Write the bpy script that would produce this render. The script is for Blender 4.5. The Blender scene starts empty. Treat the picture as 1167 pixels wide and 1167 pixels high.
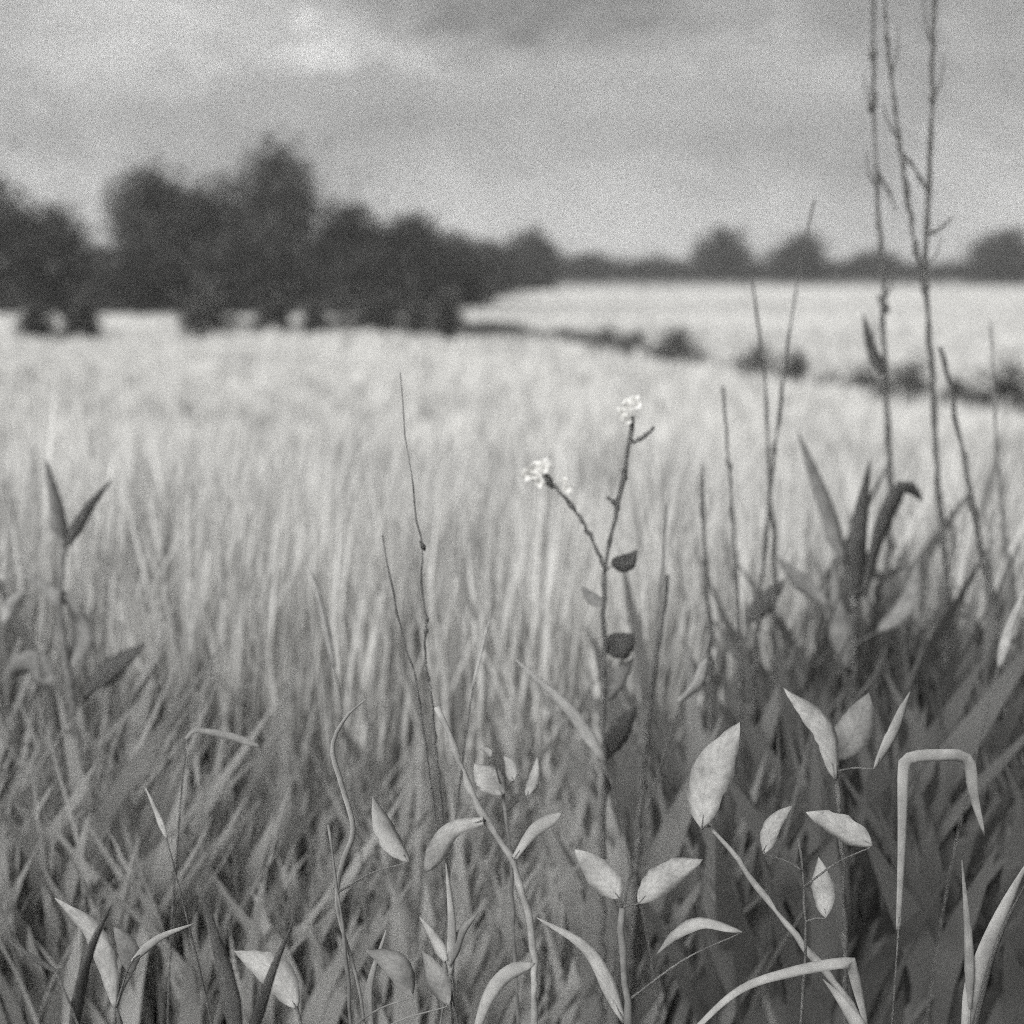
import bpy, math, random
import numpy as np
from mathutils import Vector

S = bpy.context.scene
COL = S.collection
RNG = np.random.default_rng(11)
random.seed(11)

# ------------------------------------------------------------------ camera geometry
PX = 1167.0
F = 50.0 / 36.0 * PX
HORIZON = 305.0
PITCH = math.atan((PX / 2 - HORIZON) / F)
EYE = 2.8
FWD = np.array([0, math.cos(PITCH), -math.sin(PITCH)])
UP = np.array([0, math.sin(PITCH), math.cos(PITCH)])


def at(x, y, d):
    """point d metres ahead that the photograph shows at (x, y)"""
    v = FWD + np.array([1.0, 0, 0]) * (x - PX / 2) / F - UP * (y - PX / 2) / F
    t = d / v[1]
    return np.array([v[0] * t, d, EYE + v[2] * t])


def smooth(a, b, x):
    t = np.clip((x - a) / (b - a), 0, 1)
    return t * t * (3 - 2 * t)


def ground_z(x, y):
    """a low bank under the camera that falls to a level field"""
    x = np.asarray(x, float)
    y = np.asarray(y, float)
    bank = 1.3 * (1 - smooth(3.0, 15.0, y + 0.4 * np.sin(x * 0.5)))
    roll = 0.05 * np.sin(x * 0.21 + 1) * np.sin(y * 0.17) + 0.03 * np.sin(x * 0.9) * np.sin(y * 0.8 + 2)
    return bank + roll * (1 - smooth(60, 120, np.hypot(x, y)))


def vnoise(x, y, seed=0):
    """smooth value noise, 0..1"""
    x = np.asarray(x, float)
    y = np.asarray(y, float)
    xi, yi = np.floor(x), np.floor(y)
    fx, fy = x - xi, y - yi
    fx, fy = fx * fx * (3 - 2 * fx), fy * fy * (3 - 2 * fy)

    def h(a, b):
        v = np.sin(a * 127.1 + b * 311.7 + seed * 74.7) * 43758.5453
        return v - np.floor(v)
    return (h(xi, yi) * (1 - fx) + h(xi + 1, yi) * fx) * (1 - fy) + (h(xi, yi + 1) * (1 - fx) + h(xi + 1, yi + 1) * fx) * fy


# ------------------------------------------------------------------ materials
def nd(nt, kind, **kw):
    n = nt.nodes.new(kind)
    for k, v in kw.items():
        setattr(n, k, v)
    return n


def mth(nt, op, a, b=None, c=None):
    n = nd(nt, 'ShaderNodeMath', operation=op)
    for i, v in enumerate((a, b, c)):
        if v is None:
            continue
        if isinstance(v, (int, float)):
            n.inputs[i].default_value = v
        else:
            nt.links.new(v, n.inputs[i])
    return n.outputs[0]


GRAIN = 0.8


def make_mat(name, tone, grain=GRAIN, transl=0.25, rough=0.75, attr=False, var=0.25, scale=3.0, veins=False, aniso=(1, 1, 1)):
    m = bpy.data.materials.new(name)
    m.use_nodes = True
    nt = m.node_tree
    nt.nodes.clear()
    out = nd(nt, 'ShaderNodeOutputMaterial')
    tc = nd(nt, 'ShaderNodeTexCoord')
    geo = nd(nt, 'ShaderNodeNewGeometry')
    mp = nd(nt, 'ShaderNodeMapping')
    mp.inputs['Scale'].default_value = aniso
    nt.links.new(geo.outputs['Position'], mp.inputs['Vector'])
    no = nd(nt, 'ShaderNodeTexNoise')
    no.inputs['Scale'].default_value = scale
    no.inputs['Detail'].default_value = 5
    nt.links.new(mp.outputs[0], no.inputs['Vector'])
    v = mth(nt, 'MULTIPLY_ADD', no.outputs['Fac'], 4 * var, 1 - 2 * var)
    if attr:
        a = nd(nt, 'ShaderNodeAttribute', attribute_name='tone')
        v = mth(nt, 'MULTIPLY', v, a.outputs['Fac'])
    else:
        v = mth(nt, 'MULTIPLY', v, tone)
    if veins:
        uv = nd(nt, 'ShaderNodeUVMap')
        sp = nd(nt, 'ShaderNodeSeparateXYZ')
        nt.links.new(uv.outputs[0], sp.inputs[0])
        side = mth(nt, 'ABSOLUTE', mth(nt, 'SUBTRACT', sp.outputs['X'], 0.5))
        ph = mth(nt, 'MULTIPLY_ADD', side, -22.0, mth(nt, 'MULTIPLY', sp.outputs['Y'], 46.0))
        ve = mth(nt, 'MULTIPLY_ADD', mth(nt, 'SINE', ph), 0.055, 0.96)
        rib = mth(nt, 'SMOOTH_MIN', mth(nt, 'MULTIPLY_ADD', side, 5.0, 0.84), 1.0, 0.1)
        v = mth(nt, 'MULTIPLY', v, mth(nt, 'MULTIPLY', ve, rib))
    if veins:
        vo = nd(nt, 'ShaderNodeTexNoise')
        vo.inputs['Scale'].default_value = 150
        vo.inputs['Detail'].default_value = 3
        nt.links.new(geo.outputs['Position'], vo.inputs['Vector'])
        mr = nd(nt, 'ShaderNodeMapRange')
        for i_, q in enumerate((0.56, 0.72, 1.0, 0.8)):
            mr.inputs[i_ + 1].default_value = q
        nt.links.new(vo.outputs['Fac'], mr.inputs[0])
        v = mth(nt, 'MULTIPLY', v, mr.outputs[0])
    wn = nd(nt, 'ShaderNodeTexWhiteNoise', noise_dimensions='3D')
    nt.links.new(geo.outputs['Position'], wn.inputs['Vector'])
    gp, glo = (0.12, 0.1) if grain > 1.7 else (0.3, 0.12) if grain > 1 else (0.5, 1 - grain)
    g = mth(nt, 'MULTIPLY_ADD', mth(nt, 'GREATER_THAN', wn.outputs['Value'], 1 - gp), (1 - glo) / gp, glo)
    v = mth(nt, 'MULTIPLY', v, g)
    v = mth(nt, 'MINIMUM', mth(nt, 'MAXIMUM', v, 0.004), 0.93)
    cc = nd(nt, 'ShaderNodeCombineColor')
    nt.links.new(v, cc.inputs[0])
    nt.links.new(mth(nt, 'MULTIPLY', v, 0.995), cc.inputs[1])
    nt.links.new(mth(nt, 'MULTIPLY', v, 0.975), cc.inputs[2])
    bs = nd(nt, 'ShaderNodeBsdfPrincipled')
    bs.inputs['Roughness'].default_value = rough
    bs.inputs['Specular IOR Level'].default_value = 0.2
    nt.links.new(cc.outputs[0], bs.inputs['Base Color'])
    last = bs.outputs[0]
    if transl:
        tr = nd(nt, 'ShaderNodeBsdfTranslucent')
        nt.links.new(cc.outputs[0], tr.inputs[0])
        mx = nd(nt, 'ShaderNodeMixShader')
        mx.inputs[0].default_value = transl
        nt.links.new(bs.outputs[0], mx.inputs[1])
        nt.links.new(tr.outputs[0], mx.inputs[2])
        last = mx.outputs[0]
    nt.links.new(last, out.inputs['Surface'])
    return m


M = {
    'ground': None,
    'grass': make_mat('field_grass', 1, grain=0.4, attr=True, var=0.18, scale=0.35, transl=0.35),
    'weeds': make_mat('weed_cover', 1, grain=1.5, attr=True, var=0.2, scale=9, transl=0.45),
    'crown': make_mat('dark_foliage', 1, grain=2, attr=True, var=0.2, scale=0.5, transl=0.2),
    'bark': make_mat('dark_bark', 0.05, grain=2, transl=0, var=0.4, scale=12),
    'stem': make_mat('brown_stem', 0.085, grain=2, transl=0, var=0.5, scale=60),
    'stem_mid': make_mat('grey_green_stem', 0.14, transl=0, var=0.35, scale=60),
    'pale_stem': make_mat('straw_stem', 0.27, transl=0.1, var=0.3, scale=50),
    'pale': make_mat('withered_pale_leaf', 0.3, veins=True, var=0.3, scale=40, transl=0.2),
    'straw': make_mat('straw_blade', 0.28, veins=False, var=0.3, scale=35, transl=0.25),
    'mid': make_mat('sage_leaf', 0.2, veins=True, var=0.35, scale=35, transl=0.25),
    'dark': make_mat('dark_green_leaf', 0.065, grain=2, veins=True, var=0.3, scale=35, transl=0.15),
    'flower': make_mat('white_petal', 0.86, grain=0.1, var=0.04, scale=60, transl=0.5),
}


def ground_mat():
    m = make_mat('field_ground', 0.5, transl=0, var=0.0)
    nt = m.node_tree
    bs = [n for n in nt.nodes if n.type == 'BSDF_PRINCIPLED'][0]
    geo = [n for n in nt.nodes if n.type == 'NEW_GEOMETRY'][0]
    cc = [n for n in nt.nodes if n.type == 'COMBINE_COLOR'][0]
    sp = nd(nt, 'ShaderNodeSeparateXYZ')
    nt.links.new(geo.outputs['Position'], sp.inputs[0])
    mp = nd(nt, 'ShaderNodeMapping')
    mp.inputs['Scale'].default_value = (0.006, 0.05, 1)
    nt.links.new(geo.outputs['Position'], mp.inputs['Vector'])
    no = nd(nt, 'ShaderNodeTexNoise')
    no.inputs['Scale'].default_value = 1.0
    no.inputs['Detail'].default_value = 6
    no.inputs['Roughness'].default_value = 0.62
    nt.links.new(mp.outputs[0], no.inputs['Vector'])
    n2 = nd(nt, 'ShaderNodeTexNoise')
    n2.inputs['Scale'].default_value = 1.7
    n2.inputs['Detail'].default_value = 6
    nt.links.new(geo.outputs['Position'], n2.inputs['Vector'])
    field = mth(nt, 'MULTIPLY_ADD', no.outputs['Fac'], 1.1, -0.12)
    field = mth(nt, 'MULTIPLY', field, mth(nt, 'MULTIPLY_ADD', n2.outputs['Fac'], 0.5, 0.75))
    soil = mth(nt, 'MULTIPLY_ADD', n2.outputs['Fac'], 0.16, 0.04)
    mr = nd(nt, 'ShaderNodeMapRange')
    mr.inputs['From Min'].default_value = 5.0
    mr.inputs['From Max'].default_value = 13.0
    nt.links.new(sp.outputs['Y'], mr.inputs['Value'])
    v = mth(nt, 'ADD', mth(nt, 'MULTIPLY', field, mr.outputs[0]),
            mth(nt, 'MULTIPLY', soil, mth(nt, 'SUBTRACT', 1.0, mr.outputs[0])))
    wn = nd(nt, 'ShaderNodeTexWhiteNoise', noise_dimensions='3D')
    nt.links.new(geo.outputs['Position'], wn.inputs['Vector'])
    v = mth(nt, 'MULTIPLY', v, mth(nt, 'MULTIPLY_ADD', mth(nt, 'GREATER_THAN', wn.outputs['Value'], 0.5), 0.9, 0.55))
    v = mth(nt, 'MINIMUM', v, 0.93)
    for i, k in enumerate((1, 0.995, 0.975)):
        for l in list(cc.inputs[i].links):
            nt.links.remove(l)
        nt.links.new(mth(nt, 'MULTIPLY', v, k), cc.inputs[i])
    return m


M['ground'] = ground_mat()


# ------------------------------------------------------------------ object helpers
def tag(o, label=None, cat=None, group=None, kind=None):
    for k, v in (('label', label), ('category', cat), ('group', group), ('kind', kind)):
        if v:
            o[k] = v
    return o


def link_mesh(name, verts, faces, mat, parent=None, tones=None, uvs=None, flat=False):
    """verts (n,3); faces: list of tuples or a dict of arrays {3:(m,3),4:(k,4)}"""
    me = bpy.data.meshes.new(name)
    verts = np.asarray(verts, np.float32)
    if isinstance(faces, dict):
        loops = np.concatenate([f.ravel() for f in faces.values() if len(f)])
        tot = np.concatenate([np.full(len(f), k, np.int32) for k, f in faces.items() if len(f)])
        start = np.concatenate([[0], np.cumsum(tot)[:-1]]).astype(np.int32)
        me.vertices.add(len(verts))
        me.vertices.foreach_set('co', verts.ravel())
        me.loops.add(len(loops))
        me.loops.foreach_set('vertex_index', loops.astype(np.int32))
        me.polygons.add(len(tot))
        me.polygons.foreach_set('loop_start', start)
        me.polygons.foreach_set('loop_total', tot)
        me.update(calc_edges=True)
    else:
        me.from_pydata(verts.tolist(), [], faces)
    if tones is not None:
        a = me.attributes.new('tone', 'FLOAT', 'POINT')
        a.data.foreach_set('value', np.asarray(tones, np.float32))
    if uvs is not None:
        lay = me.uv_layers.new(name='UVMap')
        idx = np.empty(len(me.loops), np.int32)
        me.loops.foreach_get('vertex_index', idx)
        lay.data.foreach_set('uv', np.asarray(uvs, np.float32)[idx].ravel())
    if not flat:
        me.polygons.foreach_set('use_smooth', np.ones(len(me.polygons), bool))
    me.materials.append(mat)
    me.update()
    o = bpy.data.objects.new(name, me)
    COL.objects.link(o)
    if parent is not None:
        o.parent = parent
        o.matrix_parent_inverse.identity()
        o.location = -Vector(parent['_base']) if '_base' in parent else (0, 0, 0)
    return o


def thing(name, base, label, cat, group=None):
    o = bpy.data.objects.new(name, None)
    o.empty_display_size = 0.1
    COL.objects.link(o)
    o.location = [float(v) for v in base]
    o['_base'] = [float(v) for v in base]
    return tag(o, label, cat, group)


def spline(pts, n):
    """Catmull-Rom through pts, n samples"""
    p = np.asarray(pts, float)
    if len(p) == 2:
        t = np.linspace(0, 1, n)[:, None]
        return p[0] * (1 - t) + p[1] * t
    q = np.vstack([2 * p[0] - p[1], p, 2 * p[-1] - p[-2]])
    seg = np.linalg.norm(np.diff(p, axis=0), axis=1)
    cum = np.concatenate([[0], np.cumsum(seg)])
    res = []
    for s in np.linspace(0, cum[-1], n):
        i = min(int(np.searchsorted(cum, s, side='right') - 1), len(seg) - 1)
        t = (s - cum[i]) / max(seg[i], 1e-9)
        a, b, c, e = q[i], q[i + 1], q[i + 2], q[i + 3]
        res.append(0.5 * (2 * b + (c - a) * t + (2 * a - 5 * b + 4 * c - e) * t * t + (3 * b - a - 3 * c + e) * t ** 3))
    return np.array(res)


def tube(pts, radii, sides=8):
    """verts, faces of a round tapered tube along pts"""
    pts = np.asarray(pts, float)
    n = len(pts)
    tan = np.gradient(pts, axis=0)
    tan /= np.linalg.norm(tan, axis=1)[:, None] + 1e-12
    ref = np.array([0.31, 0.93, 0.17])
    vs = []
    for i in range(n):
        a = np.cross(tan[i], ref)
        a /= np.linalg.norm(a) + 1e-12
        b = np.cross(tan[i], a)
        for k in range(sides):
            an = 2 * math.pi * k / sides
            vs.append(pts[i] + radii[i] * (a * math.cos(an) + b * math.sin(an)))
    fs = []
    for i in range(n - 1):
        for k in range(sides):
            k2 = (k + 1) % sides
            fs.append((i * sides + k, i * sides + k2, (i + 1) * sides + k2, (i + 1) * sides + k))
    fs.append(tuple(range(sides))[::-1])
    fs.append(tuple((n - 1) * sides + k for k in range(sides)))
    return np.array(vs), fs


def merge(parts):
    vs, fs, o = [], [], 0
    for v, f in parts:
        vs.append(v)
        fs += [tuple(i + o for i in q) for q in f]
        o += len(v)
    return np.vstack(vs), fs


def width_profile(kind, t):
    if kind == 'leaf':
        return np.clip(np.sin(np.pi * np.clip(t, 0, 1) ** 0.85), 0, 1) ** 0.85
    if kind == 'spear':
        return np.minimum(1, 0.25 + 3.0 * t) * np.clip(1 - t, 0, 1) ** 0.7
    return np.minimum(1, 0.4 + 1.1 * t) * np.clip((1 - t) * 5, 0, 1) ** 0.6     # ribbon


def leaf_mesh(P, w, kind, roll=0.35, fold=0.18, n=14, wave=0.04, seed=0):
    """a blade swept along world points P, w metres at its widest"""
    rs = random.Random(seed)
    c = spline(P, n)
    tan = np.gradient(c, axis=0)
    tan /= np.linalg.norm(tan, axis=1)[:, None] + 1e-12
    view = c - np.array([0, 0, EYE])
    view /= np.linalg.norm(view, axis=1)[:, None]
    ts = np.linspace(0, 1, n)
    pr = width_profile(kind, ts)
    vs, uv = [], []
    cols = (-1, -0.5, 0, 0.5, 1)
    ph = rs.random() * 6
    curl = rs.uniform(-0.35, 0.35)
    for i in range(n):
        side = np.cross(tan[i], view[i])
        side /= np.linalg.norm(side) + 1e-12
        nor = np.cross(side, tan[i])
        r = roll * (1 + 0.4 * math.sin(2 * ts[i] + ph))
        s2 = side * math.cos(r) + nor * math.sin(r)
        n2 = -side * math.sin(r) + nor * math.cos(r)
        hw = max(w * 0.5 * pr[i] / max(math.cos(r), 0.5), 0.0004)
        if kind == 'leaf':                                      # worn, uneven margin and a curling tip
            c[i] = c[i] + n2 * w * curl * ts[i] ** 2
        for u in cols:
            if kind == 'leaf' and abs(u) == 1:
                u *= 1 + rs.uniform(-0.13, 0.08)
            wob = wave * w * math.sin(9 * ts[i] + ph + u) * abs(u)
            vs.append(c[i] + s2 * hw * u + n2 * (abs(u) * hw * 2 * fold + wob))
            uv.append((0.5 + 0.5 * u, ts[i]))
    fs = []
    m = len(cols)
    for i in range(n - 1):
        for k in range(m - 1):
            fs.append((i * m + k, i * m + k + 1, (i + 1) * m + k + 1, (i + 1) * m + k))
    return np.array(vs), fs, uv


def px_path(pts, d, dd=0.0):
    k = len(pts)
    return np.array([at(x, y, d + dd * (i / max(k - 1, 1))) for i, (x, y) in enumerate(pts)])


def rooted(P):
    """carry a path on down into the soil below its first point"""
    b = P[0]
    g = float(ground_z(b[0], b[1]))
    if b[2] - g < 0.02:
        return P
    sl = P[0] - P[1]
    k = np.clip(sl[0] / max(abs(sl[2]), 0.05), -0.5, 0.5) * (b[2] - g) * 0.35
    return np.vstack([[b[0] + k, b[1] + 0.03, g - 0.03], [b[0] + 0.6 * k, b[1] + 0.015, 0.45 * g + 0.55 * b[2]], P])


SEED = [100]


def add_stem(parent, pts, d, w0, w1, mat, name='stem', root=True, nodes=(), dd=0.0, n=None):
    P = px_path(pts, d, dd)
    if root:
        P = rooted(P)
    n = n or max(10, 6 * len(P))
    C = spline(P, n)
    t = np.linspace(0, 1, n)
    rad = (w0 * (1 - t) + w1 * t) * d / F / 2
    SEED[0] += 1
    rs = np.random.default_rng(SEED[0])
    C = C + rs.normal(0, 0.28, C.shape) * rad[:, None]
    rad = rad * np.clip(1 + 0.22 * rs.normal(size=n), 0.55, 1.7)
    rad = np.maximum(rad, 0.0006)
    parts = [tube(C, rad)]
    for (nx, ny, ns) in nodes:                                  # buds and knots on the stem
        q = at(nx, ny, d)
        i = int(np.argmin(np.linalg.norm(C - q, axis=1)))
        tip = C[i] + np.array([rs.normal() * 0.4, rs.normal() * 0.3, 1.0]) * ns * d / F
        parts.append(tube(spline([C[i] - (tip - C[i]) * 0.8, C[i], tip], 7),
                          np.array([0.2, 0.6, 1, .9, .6, .4, .1]) * ns * 0.42 * d / F, 7))
    v, f = merge(parts)
    o = link_mesh(name, v, f, mat, parent)
    return o, C


def add_leaf(parent, pts, d, w, mat, kind='leaf', dd=0.04, roll=None, stem=None, name='leaf', root=False, fold=0.18, label=None, n=16):
    SEED[0] += 1
    rs = random.Random(SEED[0])
    P = px_path(pts, d, dd)
    pet = None
    if root:
        R_ = rooted(P)
        if len(R_) > len(P):
            R_ = np.vstack([R_[:3], P[0] * 0.85 + P[1] * 0.15])
            C = spline(R_, 12)
            pet = tube(C, np.linspace(0.0026, 0.0012, 12), 6)
    roll = rs.uniform(-0.5, 0.5) if roll is None else roll
    v, f, uv = leaf_mesh(P, w * d / F, kind, roll, fold, n=n, seed=SEED[0])
    if stem is not None:                                        # the stalk that joins the leaf to its stem
        b = P[0]
        low = stem[stem[:, 2] < b[2] - 0.5 * np.abs(stem[:, 0] - b[0]) + 0.01]
        low = low if len(low) else stem
        j = low[int(np.argmin(np.linalg.norm(low - b, axis=1)))]
        if np.linalg.norm(j - b) > 0.003:
            midp = (j + b) / 2 + np.array([0, 0, 0.06]) * np.linalg.norm(j - b)
            C = spline([j, midp, b, P[1] * 0.3 + b * 0.7], 10)
            pet = tube(C, np.linspace(0.0016, 0.0008, 10), 6)
    o = link_mesh(name, v, f, mat, parent, uvs=uv)
    sm = o.modifiers.new('thickness', 'SOLIDIFY')
    sm.thickness = 0.0006
    if pet:
        link_mesh('stalk' if root else 'petiole', pet[0], pet[1], M['stem'] if mat in (M['dark'], M['pale'], M['straw']) else M['stem_mid'], o)
    if label:
        o['label'] = label
    return o


def plant(name, label, cat, d, base_px, group=None):
    b = at(base_px[0], base_px[1], d)
    return thing(name, (b[0], d, float(ground_z(b[0], d))), label, cat, group)


# ------------------------------------------------------------------ the ground
def build_ground():
    rs = np.concatenate([np.linspace(0.0, 20, 70), np.geomspace(21, 2500, 60)])
    an = np.linspace(0, 2 * math.pi, 181)[:-1]
    R, A = np.meshgrid(rs[1:], an, indexing='ij')
    x, y = (R * np.sin(A)).ravel(), (R * np.cos(A)).ravel()
    v = np.column_stack([x, y, ground_z(x, y)])
    v = np.vstack([v, [[0, 0, float(ground_z(0, 0))]]])
    nr, na = len(rs) - 1, len(an)
    i, k = np.meshgrid(np.arange(nr - 1), np.arange(na), indexing='ij')
    i, k = i.ravel(), k.ravel()
    k2 = (k + 1) % na
    q = np.column_stack([i * na + k, i * na + k2, (i + 1) * na + k2, (i + 1) * na + k])[:, ::-1]
    c = len(v) - 1
    kk = np.arange(na)
    t = np.column_stack([np.full(na, c), kk, (kk + 1) % na])[:, ::-1]
    o = link_mesh('field_ground', v, {4: q, 3: t}, M['ground'])
    tag(o, kind='structure')


build_ground()

# far edge of the tall grass: (x, y) in the photograph -> ground distance
GRASS_H = 0.78
edge_px = [(-700, 374), (0, 370), (250, 366), (440, 366), (630, 381), (770, 399), (905, 418), (1000, 434), (1167, 455), (1700, 500)]
edge_pt = []
for ex, ey in edge_px:
    dd_ = (EYE - GRASS_H) * F / (ey - HORIZON)
    edge_pt.append(((ex - PX / 2) / F, dd_))
edge_pt = np.array(edge_pt)


def edge_dist(u):
    return np.interp(u, edge_pt[:, 0], edge_pt[:, 1])


def blades(name, X, Y, H, W, tone, mat, lean, base_z=None, levels=4, heads=None, curl=0.35, face_jitter=0.9, bias=0.05):
    """many upright blades as one mesh (numpy)"""
    n = len(X)
    gz = ground_z(X, Y) if base_z is None else base_z
    la = RNG.uniform(0, 2 * math.pi, n)
    lx = lean * np.cos(la) * RNG.uniform(0.2, 1, n) + bias
    ly = lean * np.sin(la) * RNG.uniform(0.2, 1, n)
    # across-blade direction, mostly turned to face along y
    fa = RNG.normal(0, face_jitter, n)
    sx, sy = np.cos(fa), np.sin(fa)
    ts = np.linspace(0, 1, levels + 1)
    V = []
    for t in ts[:-1]:
        cx = X + H * (lx * (t * 0.35 + curl * t * t * 2))
        cy = Y + H * (ly * (t * 0.35 + curl * t * t * 2))
        cz = gz - 0.02 + H * (t - 0.12 * (lx ** 2 + ly ** 2) * 4 * t * t * curl)
        wb = W * np.interp(t, [0, 0.3, 0.7, 1], [0.75, 1, 0.75, 0.1])
        if heads is not None:
            wh = W * np.interp(t, [0, 0.55, 0.72, 0.85, 1], [0.5, 0.4, 1.5, 1.7, 0.2])
            wb = np.where(heads, wh, wb)
        V.append(np.stack([cx - sx * wb / 2, cy - sy * wb / 2, cz], 1))
        V.append(np.stack([cx + sx * wb / 2, cy + sy * wb / 2, cz], 1))
    t = 1.0
    V.append(np.stack([X + H * lx * (0.35 + curl * 2), Y + H * ly * (0.35 + curl * 2),
                       gz + H * (1 - 0.12 * (lx ** 2 + ly ** 2) * 4 * curl)], 1))
    m = len(V)
    V = np.stack(V, 1).reshape(-1, 3)
    b = (np.arange(n) * m)[:, None]
    Q = np.concatenate([b + np.array([[2 * i, 2 * i + 1, 2 * i + 3, 2 * i + 2]]) for i in range(levels - 1)], 0)
    T = b + np.array([[2 * levels - 2, 2 * levels - 1, 2 * levels]])
    o = link_mesh(name, V, {4: Q, 3: T}, mat, tones=np.repeat(tone, m))
    return o


# ------------------------------------------------------------------ the tall pale grass (one mass)
def build_field_grass():
    nt_, per = 42000, 9
    d = np.exp(RNG.uniform(math.log(3.4), math.log(56), nt_))
    x = RNG.uniform(-0.52, 0.52, nt_) * d
    ttone = RNG.normal(0, 0.19, nt_)
    tl = RNG.normal(0.03, 0.105, nt_)
    tall = RNG.random(nt_) < 0.2
    th = RNG.normal(0, 0.13, nt_) + np.where(tall, RNG.uniform(0.05, 0.34, nt_), 0) * (1 - 0.9 * smooth(9, 26, d))
    ttone = ttone * (1 - 0.55 * smooth(9, 28, d))
    ttone = np.where(tall, ttone * 1.3 + RNG.choice([-0.14, 0.06], nt_) * (1 - 0.6 * smooth(9, 28, d)), ttone)
    spr = np.where(tall, 0.0013, 0.0024) * np.maximum(d, 8)
    x, d, ttone, tl, th, spr = [np.repeat(q, per) for q in (x, d, ttone, tl, th, spr)]
    n = len(x)
    x = x + RNG.normal(0, 1, n) * spr
    d = d + RNG.normal(0, 1, n) * spr * 1.5
    keep = (d > 3.2) & (d < edge_dist(x / d) * (1 + RNG.normal(0, 0.012, n)))
    x, d, ttone, tl, th = [q[keep] for q in (x, d, ttone, tl, th)]
    clump = vnoise(x * 1.6, d * 1.1, 1)
    patch = vnoise(x * 0.35, d * 0.22, 3)
    H = GRASS_H * (0.66 + 0.22 * clump + th + RNG.normal(0, 0.07, len(x)))
    H = np.clip(H, 0.3, 1.25)
    W = np.maximum(0.006, 0.00135 * d) * RNG.uniform(0.6, 1.5, len(x))
    tone = np.clip(0.67 + 0.1 * (patch - 0.5) + 0.08 * (clump - 0.5) + ttone + RNG.normal(0, 0.08, len(x)), 0.14, 0.88)
    dk = RNG.random(len(x)) < 0.08
    tone = np.where(dk, tone * 0.5, tone)
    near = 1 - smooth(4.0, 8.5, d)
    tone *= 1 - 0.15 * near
    heads = RNG.random(len(x)) < 0.35
    o = blades('field_grass', x, d, H, W, tone, M['grass'], 0.15, heads=heads, bias=tl)
    tag(o, 'tall pale grass filling the field from the weeds to the trees', 'grass', kind='stuff')


build_field_grass()


# short rough sward in the field beyond the ditch
def build_far_sward():
    n = 90000
    d = np.exp(RNG.uniform(math.log(23), math.log(190), n))
    u = RNG.uniform(-0.5, 0.5, n)
    x = u * d
    keep = (d > edge_dist(u) * 1.03)
    x, d = x[keep], d[keep]
    band = 0.6 * vnoise(x * 0.02, d * 0.13, 5) + 0.4 * vnoise(x * 0.06, d * 0.4, 7)
    H = 0.09 + 0.14 * RNG.random(len(x)) + 0.06 * band
    W = 0.0016 * d * RNG.uniform(0.7, 1.6, len(x))
    tone = np.clip(0.52 + 0.42 * (band - 0.5) + RNG.normal(0, 0.1, len(x)), 0.1, 0.8)
    rx_ = RNG.uniform(-0.5, 0.5, 9000)                            # rough margin under the far hedge
    rd = 243 - np.abs(RNG.normal(0, 14, 9000))
    x, d = np.concatenate([x, rx_ * rd]), np.concatenate([d, rd])
    H = np.concatenate([H, RNG.uniform(0.2, 1.1, 9000)])
    W = np.concatenate([W, RNG.uniform(0.2, 0.5, 9000)])
    tone = np.concatenate([tone, RNG.uniform(0.08, 0.4, 9000)])
    o = blades('meadow_grass', x, d, H, W, tone, M['grass'], 0.5, levels=2)
    tag(o, 'short bleached grass of the far meadow beyond the ditch', 'grass', kind='stuff')


build_far_sward()


# dark sedge that marks the ditch line
def build_ditch_sedge():
    us = RNG.uniform((250 - 583.5) / F, 0.55, 26000)
    dd = edge_dist(us) * (1.0 + np.abs(RNG.normal(0.012, 0.012, len(us))))
    x = us * dd
    cl = vnoise(us * 60, dd * 0, 8)
    rt = smooth(0.03, 0.13, us)
    k = RNG.random(len(us)) < (0.2 + 0.8 * cl) * (1 - 0.9 * rt)
    x, dd, cl, rt = x[k], dd[k], cl[k], rt[k]
    H = (0.74 + 0.36 * cl) * (1 - 0.1 * rt) * RNG.uniform(0.8, 1.12, len(x))
    W = 0.0012 * dd * RNG.uniform(0.7, 1.6, len(x))
    tone = np.clip(RNG.normal(0.11, 0.05, len(x)), 0.03, 0.3)
    o = blades('ditch_sedge', x, dd, H, W, tone, M['grass'], 0.3, levels=3)
    tag(o, 'dark low sedge growing along the ditch at the field edge', 'sedge', kind='stuff')


build_ditch_sedge()


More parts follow.
